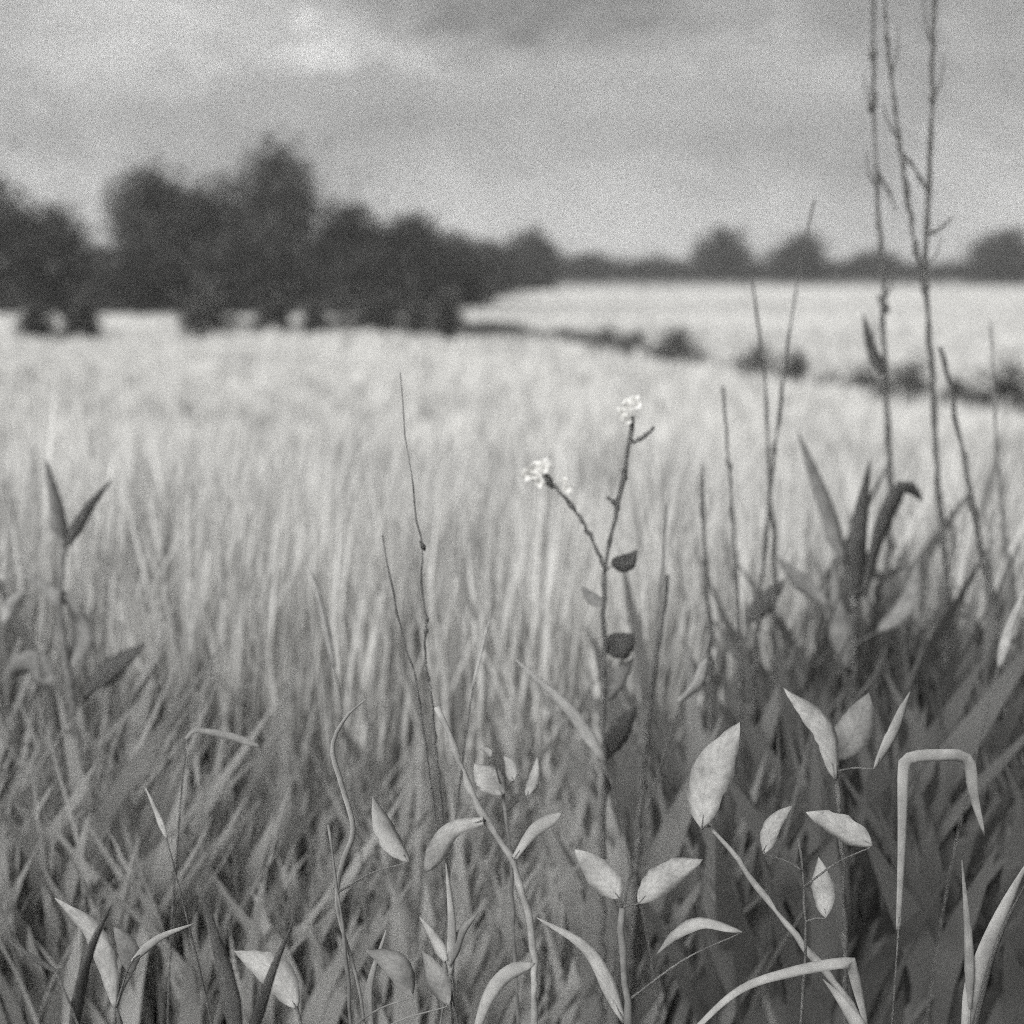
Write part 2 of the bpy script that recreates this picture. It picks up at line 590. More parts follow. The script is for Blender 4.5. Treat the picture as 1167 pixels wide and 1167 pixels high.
# ------------------------------------------------------------------ trees and bushes
def leaf_cloud(center, lobes, n, size, rng, tone, spread=0.33):
    """small leaf faces through overlapping lobes: (x, z, r, rz, depth)"""
    vol = np.array([l[2] * l[3] * l[4] for l in lobes])
    cnt = np.maximum((n * vol / vol.sum()).astype(int), 30)
    pts, ton = [], []
    for l, c in zip(lobes, cnt):
        dirs = rng.normal(size=(c, 3))
        dirs /= np.linalg.norm(dirs, axis=1)[:, None]
        r = rng.random(c) ** 0.6 * 1.08 * (1 + rng.normal(0, spread, c))
        lump = 0.82 + 0.36 * vnoise(dirs[:, 0] * 2.2 + l[0], dirs[:, 2] * 2.2 + dirs[:, 1] * 1.7 + l[1], 4)
        p = dirs * (r * lump)[:, None] * np.array([l[2], l[4], l[3]]) + np.array([l[0], l[5] if len(l) > 5 else 0, l[1]])
        pts.append(p)
        ton.append(tone * np.clip(1 + rng.normal(0, 0.35, c) + rng.normal(0, 0.18), 0.3, 2.2))
    p = np.vstack(pts)
    p[:, 2] = np.maximum(p[:, 2], 0.05)
    ton = np.concatenate(ton)
    n = len(p)
    a = rng.normal(size=(n, 3))
    a /= np.linalg.norm(a, axis=1)[:, None]
    b = np.cross(a, rng.normal(size=(n, 3)))
    b /= np.linalg.norm(b, axis=1)[:, None] + 1e-9
    s = size * rng.uniform(0.5, 1.5, n)[:, None]
    V = np.stack([p - a * s, p + b * s * 0.45, p + a * s, p - b * s * 0.45], 1).reshape(-1, 3) + np.asarray(center)
    Q = (np.arange(n) * 4)[:, None] + np.array([[0, 1, 2, 3]])
    return V, Q, np.repeat(ton, 4)


def tree(name, label, cat, px, top, w, d, lobes, n, size, tone, group, rng_seed, trunk=True):
    """lobes are in fractions of the tree's height and half width"""
    rng = np.random.default_rng(rng_seed)
    X = (px - PX / 2) / F * d
    gz = float(ground_z(X, d))
    h = at(px, top, d)[2] - gz
    hw = w * d / F / 2
    t = thing(name, (X, d, gz), label, cat, group)
    L = [(lx * hw, lz * h, rx * hw, rz * h, 0.5 * (rx * hw + rz * h), rng.normal(0, 0.2) * hw) for lx, lz, rx, rz in lobes]
    V, Q, T = leaf_cloud((X, d, gz), L, n, size, rng, tone * 1.25)
    link_mesh('crown' if trunk else 'foliage', V, {4: Q}, M['crown'], t, tones=T, flat=True)
    parts = []
    r0 = max(0.03, h * 0.022) if trunk else max(0.012, h * 0.014)
    base = np.array([X, d, gz])
    top_p = base + np.array([rng.normal(0, .03) * h, 0, h * 0.72])
    midp = (base + top_p) / 2 + np.array([rng.normal(0, .03) * h, rng.normal(0, .03) * h, 0])
    if trunk:
        C = spline([base - [0, 0, 0.15], midp, top_p], 12)
        parts.append(tube(C, np.linspace(r0 * 1.15, r0 * 0.25, 12)))
    for l in L:                                                 # a limb into every lobe
        e = base + np.array([l[0], l[5], l[1] + 0.3 * l[3]])
        s0 = midp * 0.55 + base * 0.45 if trunk else base - [0, 0, 0.05]
        mm = (s0 + e) / 2 + np.array([(e - s0)[0] * 0.2, 0, -0.06 * h])
        parts.append(tube(spline([s0, mm, e], 9), np.linspace(r0 * 0.55, r0 * 0.12, 9), 6))
    v, f = merge(parts)
    link_mesh('trunk' if trunk else 'stem', v, f, M['bark'], t)
    return t


ROUND = [(0, .14, .95, .17), (0, .62, .75, .3), (-.5, .5, .5, .26), (.5, .5, .5, .26), (0, .32, .85, .24), (.15, .78, .45, .2)]
TALL = [(0, .14, .95, .17), (0, .8, .55, .2), (-.3, .64, .6, .24), (.35, .6, .6, .24), (0, .4, .8, .26), (-.5, .28, .45, .22), (.5, .26, .45, .22)]
WIDE = [(0, .14, .95, .17), (-.45, .62, .5, .3), (.4, .66, .5, .28), (0, .45, .9, .3), (-.7, .32, .35, .28), (.7, .32, .35, .28), (0, .78, .35, .18)]

GT = 'dark trees of the copse on the left'
copse = [
    # label, px, top, width, d, lobes, tone
    ('tall dark tree cut off by the left edge of the picture', -18, 190, 140, 84, ROUND, .05),
    ('rounded dark tree of the copse second from the left edge', 58, 232, 120, 86, ROUND, .034),
    ('low dark tree filling the dip right of the two left edge trees', 108, 282, 80, 88, ROUND, .036),
    ('tall broad tree at the left end of the main copse', 180, 184, 118, 88, TALL, .05),
    ('broad tree between the tallest tree and the left end of the main copse', 248, 196, 120, 92, WIDE, .048),
    ('tallest tree of all with a narrow rounded top', 320, 154, 118, 90, TALL, .048),
    ('dome topped tree just right of the tallest tree', 397, 232, 84, 88, ROUND, .036),
    ('broad dome topped tree near the right end of the copse', 466, 240, 92, 92, ROUND, .036),
    ('small low tree just right of the broad dome topped tree', 518, 268, 70, 98, ROUND, .04),
    ('small dark tree tapering off the right end of the copse', 552, 274, 66, 135, ROUND, .045),
    ('squat dark tree in front of the tallest tree, low in the copse', 275, 268, 120, 84, ROUND, .033),
    ('squat dark tree low in the copse below the dome topped pair', 425, 286, 110, 82, ROUND, .034),
    ('dark low tree under the tall tree at the left end of the main copse', 165, 278, 100, 83, ROUND, .033),
]
for i, (lab, px, top, w, d, lob, tn) in enumerate(copse):
    tree('broadleaf_tree', lab, 'tree', px, top, w, d * (1.04 if d < 110 else 1), lob, 7000, 0.26, tn, GT, 200 + i)

GF = 'trees along the far hedge'
far = [
    ('greyish tree where the copse meets the far hedge', 576, 280, 50, 190, ROUND, .045),
    ('round tree at the left end of the far hedge', 604, 258, 66, 175, ROUND, .03),
    ('low tree in the far hedge right of its leftmost round tree', 668, 282, 70, 235, ROUND, .04),
    ('low wide tree midway along the far hedge', 740, 288, 90, 240, ROUND, .042),
    ('round dark tree standing clear in the middle of the far hedge', 818, 252, 72, 235, ROUND, .032),
    ('round dark tree behind the slanting bare stem', 905, 258, 62, 232, ROUND, .032),
    ('low tree between the two tall saplings in the far hedge', 985, 280, 66, 240, ROUND, .038),
    ('large round tree at the right end of the far hedge', 1132, 252, 86, 225, ROUND, .032),
]
for i, (lab, px, top, w, d, lob, tn) in enumerate(far):
    tree('hedgerow_tree', lab, 'tree', px, top + 5, w, d, lob, 3600, 0.42, tn, GF, 300 + i)


def far_hedge():
    rng = np.random.default_rng(5)
    d0 = 245.0
    x0, x1 = (530 - 583.5) / F * d0, (1700 - 583.5) / F * d0
    lobes = []
    x = x0
    while x < x1:
        h = 3.1 + 1.3 * vnoise(x * 0.12, 0.0, 9) + rng.normal(0, 0.3)
        lobes.append((float(x), float(h * 0.45), 4.0, float(h * 0.6), 1.6, float(rng.normal(0, 0.6))))
        x += 2.6
    t = thing('far_hedge', (x0, d0, 0), 'long low dark hedge along the far side of the pale meadow', 'hedge')
    V, Q, T = leaf_cloud((0, d0, 0), lobes, 36000, 0.42, rng, .034)
    link_mesh('foliage', V, {4: Q}, M['crown'], t, tones=T, flat=True)


far_hedge()

BALL = [(0, .52, .95, .4), (-.45, .42, .55, .3), (.45, .44, .55, .3), (0, .25, .5, .22), (.1, .75, .5, .22)]
GB = 'dark bushes at the foot of the copse'
bushes = [
    ('small grey bush at the far left foot of the copse', 46, 344, 34, 58),
    ('dark bush below the low tree left of the copse', 96, 333, 34, 62),
    ('round mid grey bush under the left end of the main copse', 235, 318, 46, 60),
    ('compact dark bush below the tallest tree', 314, 334, 32, 57),
    ('smallest bush at the foot of the copse, right of the compact one', 360, 345, 20, 56),
    ('largest dark bush at the corner of the tall grass and the ditch', 432, 328, 56, 57),
    ('dark bush beside the ditch just right of the largest corner bush', 508, 329, 30, 66),
    ('thin bush between the corner bush and the one beside the ditch', 478, 334, 22, 70),
]
for i, (lab, px, top, w, d) in enumerate(bushes):
    d = 0.93 * float(edge_dist((px - PX / 2) / F)) + 0.03 * (d - 57)
    tree('bush', lab, 'bush', px, top - 1, w * 1.2, d, BALL, 1500, 0.11, .045 if i != 2 else .06, GB, 400 + i, trunk=False)

GD = 'bushes along the ditch'
ditch = [
    ('leftmost low bush on the ditch, nearest the copse', 640, 374, 30, None, .05),
    ('low dark bush on the ditch, left of the small post like tuft', 688, 371, 46, None, .045),
    ('narrow upright dark tuft standing on the ditch like a post', 727, 378, 13, None, .03),
    ('dark rounded bush on the ditch just right of the post like tuft', 768, 369, 52, None, .045),
    ('small greyish bush on the ditch behind the paired bare stems', 862, 390, 46, None, .07),
    ('small bush on the ditch crossed by the slanting stem', 905, 398, 28, None, .06),
    ('dark bush on the ditch left of the left sapling', 984, 416, 44, None, .045),
    ('wide grey bush on the ditch between the two saplings', 1036, 404, 66, None, .07),
    ('large dark bush on the ditch at the right edge', 1144, 407, 74, None, .036),
    ('small low bush on the ditch right of the right sapling', 1088, 430, 22, None, .06),
]
for i, (lab, px, top, w, d, tn) in enumerate(ditch):
    u = (px - PX / 2) / F
    d = float(edge_dist(u)) * 1.02
    tree('ditch_bush', lab, 'bush', px, top - 4, w * (1.3 if w > 20 else 1), d, ROUND if w > 20 else TALL, 1300, 0.055, tn, GD, 500 + i, trunk=False)

# ------------------------------------------------------------------ undergrowth of the bank (one mass)
TOPX = [-300, 0, 100, 200, 400, 550, 650, 760, 850, 1000, 1167, 1500]
TOPY = [670, 690, 710, 800, 835, 850, 830, 760, 700, 680, 670, 670]


def build_undergrowth():
    n = 10500
    d = RNG.uniform(2.42, 5.0, n)
    u = RNG.uniform(-0.55, 0.55, n)
    x = u * d
    px = u * F + PX / 2
    ty = np.interp(px, TOPX, TOPY) + RNG.normal(0, 62, n) + 60 * (vnoise(px / 60, d * 3, 6) - 0.4)
    ty += np.clip((3.4 - d) * 260, 0, 300)
    zt = EYE - d * (ty - HORIZON) / F / math.cos(PITCH) * 0.985
    H = np.clip(zt - ground_z(x, d), 0.25, 1.3) * RNG.uniform(0.6, 1.08, n)
    W = RNG.uniform(0.03, 0.09, n)
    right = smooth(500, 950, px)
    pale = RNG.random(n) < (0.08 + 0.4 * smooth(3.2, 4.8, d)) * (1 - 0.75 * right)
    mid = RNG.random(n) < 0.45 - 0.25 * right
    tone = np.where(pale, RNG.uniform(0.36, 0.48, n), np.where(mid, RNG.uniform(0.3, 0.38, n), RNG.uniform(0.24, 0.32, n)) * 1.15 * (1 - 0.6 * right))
    W *= 0.62 + 0.38 * right
    thin = RNG.random(n) < 0.4 - 0.3 * right                                   # fine dead stalks among the broad blades
    W = np.where(pale, W * 0.5, W)
    W = np.where(thin, W * 0.22, W)
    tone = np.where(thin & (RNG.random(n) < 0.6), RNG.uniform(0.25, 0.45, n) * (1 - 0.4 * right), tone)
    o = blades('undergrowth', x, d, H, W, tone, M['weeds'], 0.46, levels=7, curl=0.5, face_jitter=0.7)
    tag(o, 'tangled dark broad bladed weeds covering the near bank', 'undergrowth', kind='stuff')


build_undergrowth()

# ------------------------------------------------------------------ plants one can tell apart
m = M
GS = 'bare stems on the right'

# flowering stalk
p = plant('flowering_stalk', 'thin flowering stalk with two side stems and small white flower clusters', 'wildflower', 2.3, (688, 870))
_, C = add_stem(p, [(688, 875), (688, 760), (690, 650), (698, 605), (706, 565), (716, 510), (722, 475)], 2.3, 9, 5, m['stem'], nodes=[(712, 535, 7), (703, 575, 8)])
add_stem(p, [(690, 650), (672, 610), (650, 573), (620, 543)], 2.3, 5, 4, m['stem'], 'branch', root=False, nodes=[(650, 573, 9), (622, 546, 13)])
add_stem(p, [(721, 503), (733, 498), (746, 487)], 2.3, 5, 4, m['stem'], 'branch', root=False)
add_stem(p, [(703, 578), (698, 572), (692, 566)], 2.3, 5, 3, m['stem'], 'branch', root=False)
for pts, w, mt, lb in (([(697, 645), (712, 640), (726, 628)], 22, 'dark', None), ([(692, 745), (708, 732), (724, 718)], 36, 'dark', None),
                       ([(687, 690), (676, 682), (662, 668)], 15, 'mid', None), ([(688, 865), (705, 840), (728, 805)], 26, 'dark', None),
                       ([(690, 800), (705, 775), (722, 750)], 20, 'mid', None)):
    add_leaf(p, pts, 2.3, w, m[mt], stem=C)


def flower(parent, x, y, d, r, seed):
    rs = random.Random(seed)
    parts = []
    for i in range(13):
        a = 2 * math.pi * i / 6.5 + rs.uniform(-.3, .3)
        c0 = at(x, y, d)
        q = np.array([math.cos(a), rs.uniform(-.9, .5), math.sin(a) * 0.8 + 0.25]) * rs.uniform(.6, 1)
        rr = r * d / F * rs.uniform(.7, 1.15)
        v, f, _ = leaf_mesh([c0, c0 + q * rr * .6, c0 + q * rr + np.array([0, 0, rr * .25])], rr * 1.15, 'leaf', rs.uniform(-.6, .6), .25, 6, seed=seed + i)
        parts.append((v, f))
    v, f = merge(parts)
    link_mesh('flower', v, f, m['flower'], parent)


for i, (fx, fy, r) in enumerate([(608, 537, 13), (599, 542, 9), (620, 533, 12), (615, 551, 9), (718, 464, 14), (710, 471, 9), (725, 459, 9), (714, 479, 8), (647, 557, 9), (644, 549, 6)]):
    flower(p, fx, fy, 2.29, r * 0.8, 60 + i)

# twigs in front of the grass
p = plant('bare_twig', 'thin dark knotted bare twig rising through the pale grass left of centre', 'twig', 2.0, (492, 800))
add_stem(p, [(494, 815), (488, 775), (484, 735), (486, 705), (480, 665), (482, 625), (474, 590), (470, 545), (462, 500), (459, 455), (456, 425)], 2.0, 7.5, 0.8, m['stem'], nodes=[(483, 712, 8), (484, 700, 6), (480, 628, 8), (486, 770, 6)])
p = plant('bare_twig', 'short hair thin twig left of the knotted twig', 'twig', 1.95, (474, 790))
add_stem(p, [(478, 800), (466, 750), (453, 700), (443, 650), (436, 610)], 1.95, 4, 2, m['stem'])

# saplings and stems on the right
p = plant('sapling', 'tall bare forked sapling on the right, rising out of the top of the picture', 'sapling', 3.2, (1075, 640))
add_stem(p, [(1078, 660), (1070, 560), (1064, 460), (1058, 360), (1054, 305), (1059, 200), (1062, 110), (1065, 30), (1067, -60)], 3.2, 9, 4, m['stem'], nodes=[(1062, 110, 10), (1060, 170, 8), (1059, 215, 8), (1055, 330, 12)])
add_stem(p, [(1056, 330), (1044, 285), (1037, 240), (1026, 170), (1018, 110), (1011, 40), (1006, -40)], 3.2, 7.5, 2.5, m['stem'], 'branch', root=False, nodes=[(1026, 165, 8)])
add_stem(p, [(1057, 216), (1048, 203), (1040, 188), (1030, 176)], 3.2, 4, 3, m['stem'], 'branch', root=False)
add_stem(p, [(1060, 266), (1072, 260), (1086, 248)], 3.2, 5, 2, m['stem'], 'branch', root=False)
for pts in ([(1062, 120), (1072, 92), (1076, 60)], [(1065, 60), (1056, 30), (1052, -10)], [(1015, 90), (1022, 62), (1024, 30)],
            [(1024, 160), (1012, 138), (1006, 118)], [(1058, 300), (1068, 288), (1074, 270)]):
    add_stem(p, pts, 3.2, 3, 1.2, m['stem'], 'branch', root=False)
p = plant('sapling', 'thinner bare sapling with buds, left of the forked sapling', 'sapling', 3.4, (1008, 520))
_, C = add_stem(p, [(1013, 560), (1011, 470), (1007, 380), (1005, 300), (999, 210), (996, 130), (995, 60), (997, -60)], 3.4, 10, 3, m['stem'], nodes=[(995, 56, 12), (995, 126, 13), (1004, 250, 9), (1006, 345, 12)])
add_stem(p, [(998, 195), (1010, 213), (1022, 240)], 3.4, 5, 2, m['stem'], 'branch', root=False)
for pts, w, mt in (([(1006, 425), (994, 395), (984, 355)], 18, 'dark'), ([(1000, 400), (997, 375), (992, 350)], 8, 'pale')):
    add_leaf(p, pts, 3.38, w, m[mt], 'spear', stem=C)

for pts in ([(996, 130), (988, 108), (985, 84)], [(999, 215), (990, 196), (987, 172)], [(1006, 345), (1016, 325), (1019, 300)]):
    add_stem(p, pts, 3.4, 3, 1.2, m['stem'], 'branch', root=False)

p = plant('bare_weed', 'long bare stem slanting right, crossing the round far tree', 'stem', 2.9, (872, 670), GS)
add_stem(p, [(866, 690), (874, 600), (881, 530), (893, 430), (906, 335), (917, 280), (928, 228)], 2.9, 9, 2.2, m['stem'], nodes=[(884, 505, 8)])
p = plant('bare_weed', 'bare stem leaning left that meets the slanting stem low down', 'stem', 2.95, (878, 560), GS)
add_stem(p, [(882, 640), (876, 540), (873, 450), (866, 390), (857, 320)], 2.95, 8, 2.5, m['stem'])
p = plant('bare_weed', 'straight dark stem between the flowering stalk and the paired stems, the taller one', 'stem', 2.8, (838, 660), GS)
add_stem(p, [(842, 700), (837, 620), (832, 550), (826, 470), (824, 440)], 2.8, 9, 3, m['stem'], nodes=[(829, 527, 8)])
p = plant('bare_weed', 'shorter dark stem just left of the straight taller one', 'stem', 2.75, (806, 690), GS)
add_stem(p, [(809, 720), (804, 640), (801, 580), (800, 530)], 2.75, 10, 4, m['stem'])
p = plant('bare_weed', 'long dark stem leaning left from the right edge weeds to the forked sapling', 'stem', 2.9, (1137, 705), GS)
add_stem(p, [(1141, 730), (1122, 640), (1105, 560), (1092, 490), (1080, 430), (1072, 395)], 2.9, 11, 5, m['stem'], nodes=[(1093, 520, 7)])
p = plant('bare_weed', 'thin nearly upright stem closest to the right edge', 'stem', 3.1, (1147, 640), GS)
add_stem(p, [(1150, 680), (1144, 600), (1136, 510), (1132, 430), (1129, 365)], 3.1, 9, 2.5, m['stem_mid'])
p = plant('bare_weed', 'short thin stem right of the flowering stalk, leaning right', 'stem', 2.5, (742, 780), GS)
add_stem(p, [(738, 800), (748, 720), (755, 640), (760, 575)], 2.5, 6, 2.5, m['stem_mid'])
p = plant('bare_weed', 'thick short dark stem beside the flowering stalk, leaning left at the top', 'stem', 2.45, (745, 780), GS)
add_stem(p, [(741, 800), (750, 740), (757, 690), (761, 655)], 2.45, 11, 5, m['stem'])

# broad leaved weed on the right
p = plant('leafy_weed', 'dark broad leaved weed with a hooked leaf, between the paired stems and saplings', 'weed', 3.0, (972, 800))
_, C = add_stem(p, [(973, 830), (972, 740), (972, 680)], 3.0, 12, 7, m['stem'])
for pts, w, mt, k in (([(962, 640), (940, 570), (908, 488)], 26, 'mid', 'spear'), ([(972, 700), (978, 620), (992, 520)], 34, 'dark', 'spear'),
                      ([(985, 680), (1005, 605), (1030, 558), (1052, 572)], 18, 'dark', 'blade'), ([(848, 712), (868, 690), (895, 662)], 24, 'dark', 'leaf'),
                      ([(996, 658), (1012, 654), (1032, 645)], 9, 'dark', 'leaf'), ([(945, 690), (915, 665), (885, 635)], 20, 'mid', 'leaf'),
                      ([(1000, 720), (1030, 690), (1042, 640)], 22, 'mid', 'leaf'), ([(965, 760), (955, 700), (950, 640)], 34, 'mid', 'spear')):
    add_leaf(p, pts, 3.0, w, m[mt], k, stem=C)

# leafy weed on the left
p = plant('leafy_weed', 'grey leaved weed with a forked pair of leaves at the left', 'weed', 2.9, (80, 760))
_, C = add_stem(p, [(82, 800), (74, 740), (68, 690), (74, 625)], 2.9, 10, 7, m['stem_mid'])
for pts, w, mt, k in (([(74, 625), (66, 580), (52, 522)], 24, 'mid', 'spear'), ([(76, 622), (100, 580), (129, 545)], 19, 'dark', 'spear'),
                      ([(72, 690), (55, 672), (22, 650)], 22, 'mid', 'spear'), ([(70, 672), (88, 700), (104, 724)], 15, 'straw', 'leaf'),
                      ([(96, 792), (125, 762), (164, 732)], 26, 'dark', 'leaf'), ([(4, 710), (12, 690), (29, 670)], 16, 'straw', 'leaf'),
                      ([(60, 780), (35, 760), (10, 770)], 34, 'mid', 'leaf'), ([(80, 760), (92, 725), (85, 690)], 26, 'mid', 'leaf')):
    add_leaf(p, pts, 2.9, w, m[mt], k, stem=C)

# ------------------------------------------------------------------ pale leaves in the foreground
p = plant('leafy_weed', 'weed with one large pale veined leaf on a slanting pale stem', 'weed', 1.75, (935, 1100))
_, C = add_stem(p, [(985, 1180), (930, 1095), (878, 1030), (832, 968), (806, 940)], 1.75, 17, 5, m['pale_stem'])
add_leaf(p, [(800, 945), (806, 890), (843, 823)], 1.73, 50, m['pale'], 'leaf', roll=0.3, stem=C)

p = plant('leafy_weed', 'weed with a pair of bright upturned leaves on a grey stem', 'weed', 1.6, (712, 1160))
_, C = add_stem(p, [(716, 1185), (711, 1100), (708, 1035)], 1.6, 18, 7, m['stem_mid'])
for pts, w, k in (([(706, 1024), (690, 1003), (656, 968)], 36, 'leaf'), ([(727, 1030), (755, 1000), (803, 976)], 36, 'leaf'),
                  ([(712, 1165), (672, 1085), (612, 1046)], 24, 'spear')):
    add_leaf(p, pts, 1.6, w, m['pale'], k, stem=C)
add_leaf(p, [(846, 1062), (800, 1051), (770, 1064), (749, 1088)], 1.62, 15, m['straw'], 'leaf', stem=C)

p = plant('leafy_weed', 'weed with a curved bright leaf and two thin grey leaves in the right foreground', 'weed', 1.85, (955, 1000))
_, C = add_stem(p, [(962, 1010), (957, 950), (953, 880)], 1.85, 8, 5, m['stem'])
add_leaf(p, [(952, 888), (940, 828), (896, 782)], 1.84, 27, m['pale'], 'leaf', stem=C)
add_leaf(p, [(955, 866), (975, 830), (990, 790)], 1.9, 44, m['mid'], 'leaf', stem=C)
add_leaf(p, [(996, 876), (1018, 835), (1036, 788)], 1.82, 13, m['straw'], 'leaf', stem=C)

p = plant('leafy_weed', 'dark stemmed weed with three small bright separate leaves', 'weed', 1.7, (915, 1000))
_, C = add_stem(p, [(912, 1180), (918, 1080), (915, 1000), (910, 955)], 1.7, 7, 3, m['stem'])
for pts, w in (([(871, 973), (880, 940), (903, 918)], 22), ([(994, 964), (955, 941), (921, 925)], 32), ([(941, 1046), (937, 1010), (933, 977)], 27)):
    add_leaf(p, pts, 1.7, w, m['pale'], 'leaf', stem=C, roll=0.2)

GG = 'bent pale grass blades'
p = plant('grass_plant', 'pale grass blade folded over into a square arch', 'grass blade', 1.75, (1026, 1040), GG)
add_leaf(p, [(1024, 1060), (1028, 960), (1030, 880), (1036, 865), (1070, 861), (1102, 866), (1109, 905), (1122, 952)], 1.75, 14, m['straw'], 'blade', root=True, n=34, fold=0.12)
p = plant('grass_plant', 'pale grass blade bent to a sharp corner at the bottom edge right of centre', 'grass blade', 1.6, (790, 1170), GG)
add_leaf(p, [(780, 1185), (840, 1130), (900, 1108), (964, 1097), (972, 1106), (990, 1180)], 1.6, 13, m['straw'], 'blade', root=True, n=34, fold=0.12)
p = plant('grass_plant', 'short pale leaf blade beside the sharp cornered blade', 'grass blade', 1.62, (980, 1175), GG)
add_leaf(p, [(990, 1190), (962, 1145), (938, 1116)], 1.62, 22, m['straw'], 'spear', root=True)

p = plant('leafy_weed', 'long pale zigzag stem with a drooping leaf, crossing the centre foreground', 'weed', 1.75, (608, 1120))
_, C = add_stem(p, [(610, 1185), (608, 1095), (600, 1035), (585, 982), (552, 932), (527, 880), (498, 805)], 1.75, 13, 7, m['pale_stem'])
add_leaf(p, [(550, 935), (512, 948), (484, 994)], 1.74, 24, m['pale'], 'blade', stem=C)
add_leaf(p, [(586, 978), (608, 947), (640, 926)], 1.74, 16, m['straw'], 'blade', stem=C)

p = plant('leafy_weed', 'small weed with a broad short leaf above the zigzag stem', 'weed', 1.9, (575, 960))
_, C = add_stem(p, [(582, 985), (578, 940), (574, 905)], 1.9, 8, 4, m['stem_mid'])
for pts, w, mt in (([(573, 906), (560, 882), (541, 866)], 36, 'pale'), ([(585, 890), (580, 876), (574, 862)], 16, 'straw'), ([(600, 908), (606, 888), (610, 862)], 13, 'straw'), ([(560, 862), (556, 857), (548, 853)], 8, 'straw')):
    add_leaf(p, pts, 1.88, w, m[mt], 'leaf', stem=C)

p = plant('grass_tuft', 'tuft of thin crooked pale blades with two short broad leaves, left of centre', 'grass tuft', 1.7, (410, 1150))
add_leaf(p, [(418, 1185), (408, 1120), (385, 1035), (390, 985), (403, 946), (390, 895), (379, 852), (394, 818), (418, 796)], 1.7, 6, m['straw'], 'blade', root=True, n=34)
_, C = add_stem(p, [(400, 1185), (396, 1100), (382, 1000), (374, 940)], 1.7, 8, 3, m['stem_mid'])
add_leaf(p, [(425, 1185), (420, 1130), (440, 1060)], 1.7, 14, m['straw'], 'spear', root=True)
for pts, w in (([(466, 982), (446, 955), (426, 907)], 25), ([(470, 1136), (452, 1098), (419, 1085)], 32), ([(512, 1146), (495, 1115), (478, 1085)], 28)):
    add_leaf(p, pts, 1.68, w, m['mid' if w != 25 else 'straw'], 'leaf', stem=C)
p = plant('grass_tuft', 'small pale tuft forming a V below the drooping leaf', 'grass tuft', 1.7, (512, 1090))
add_leaf(p, [(514, 1110), (515, 1050), (508, 984)], 1.7, 15, m['straw'], 'spear', root=True)
add_leaf(p, [(512, 1100), (525, 1065), (545, 1040)], 1.7, 18, m['mid'], 'spear', root=True)
add_leaf(p, [(508, 1095), (495, 1070), (478, 1045)], 1.7, 18, m['straw'], 'spear', root=True)
p = plant('grass_plant', 'pale blade arching right at the bottom edge left of the centre weed', 'grass blade', 1.55, (545, 1175), GG)
add_leaf(p, [(540, 1185), (556, 1138), (578, 1110), (610, 1098)], 1.55, 18, m['straw'], 'blade', root=True)

p = plant('leafy_weed', 'weed with a long curved pale leaf crossed by a dark blade at the bottom left', 'weed', 1.6, (132, 1150))
_, C = add_stem(p, [(140, 1185), (136, 1165), (133, 1148)], 1.6, 6, 4, m['stem'])
add_leaf(p, [(131, 1150), (122, 1100), (103, 1060), (61, 1024)], 1.6, 25, m['pale'], 'leaf', stem=C)
add_leaf(p, [(150, 1096), (180, 1070), (222, 1052)], 1.6, 13, m['straw'], 'spear', stem=C)
add_leaf(p, [(150, 1110), (145, 1080), (128, 1055)], 1.66, 26, m['mid'], 'leaf', stem=C)
p = plant('leafy_weed', 'weed with one broad pale leaf at the bottom edge, behind a dark leaning blade', 'weed', 1.6, (335, 1165))
_, C = add_stem(p, [(345, 1185), (341, 1160), (338, 1148)], 1.6, 6, 4, m['stem'])
add_leaf(p, [(339, 1150), (313, 1108), (271, 1085)], 1.6, 38, m['pale'], 'leaf', stem=C)
p = plant('grass_plant', 'pale blade bent level in the left middle ground', 'grass blade', 1.9, (190, 930), GG)
add_leaf(p, [(212, 842), (224, 833), (258, 838), (296, 850)], 1.95, 9, m['straw'], 'blade', root=True, n=24)
p = plant('grass_plant', 'short bright upright blade low on the left', 'grass blade', 1.8, (187, 945), GG)
add_leaf(p, [(190, 955), (178, 925), (166, 898)], 1.8, 9, m['pale'], 'spear', root=True)
p = plant('grass_tuft', 'pale broad blades fanning out at the right edge', 'grass tuft', 1.7, (1090, 1150))
add_leaf(p, [(1100, 1180), (1125, 1085), (1175, 975)], 1.7, 30, m['straw'], 'spear', root=True)
add_leaf(p, [(1106, 1150), (1104, 1070), (1096, 980)], 1.7, 15, m['mid'], 'spear', root=True)
add_leaf(p, [(1108, 1185), (1135, 1080), (1172, 1000)], 1.62, 9, m['dark'], 'spear', root=True)
p = plant('grass_plant', 'small pale curved blade right of the flowering stalk', 'grass blade', 2.2, (776, 800), GG)
add_leaf(p, [(774, 800), (797, 778), (806, 750)], 2.2, 13, m['straw'], 'blade', root=True)
p = plant('grass_plant', 'pale blade leaning out of the right edge below the leaning stem', 'grass blade', 2.3, (1143, 735), GG)
add_leaf(p, [(1138, 760), (1150, 715), (1170, 665)], 2.3, 16, m['pale'], 'spear', root=True)
p = plant('grass_plant', 'pale narrow blade standing above the weeds left of the short twig', 'grass blade', 2.4, (378, 740), GG)
add_leaf(p, [(382, 760), (368, 695), (353, 645)], 2.4, 11, m['pale'], 'spear', root=True)
p = plant('grass_plant', 'very thin straight pale blade right of the knotted twig', 'grass blade', 2.0, (540, 780), GG)
add_leaf(p, [(538, 785), (548, 745), (560, 695)], 2.0, 5, m['pale'], 'spear', root=True)
p = plant('grass_plant', 'broad pale blade slanting down to the foot of the flowering stalk', 'grass blade', 2.1, (690, 870), GG)
add_leaf(p, [(690, 868), (648, 808), (588, 752)], 2.1, 20, m['straw'], 'spear', root=True)

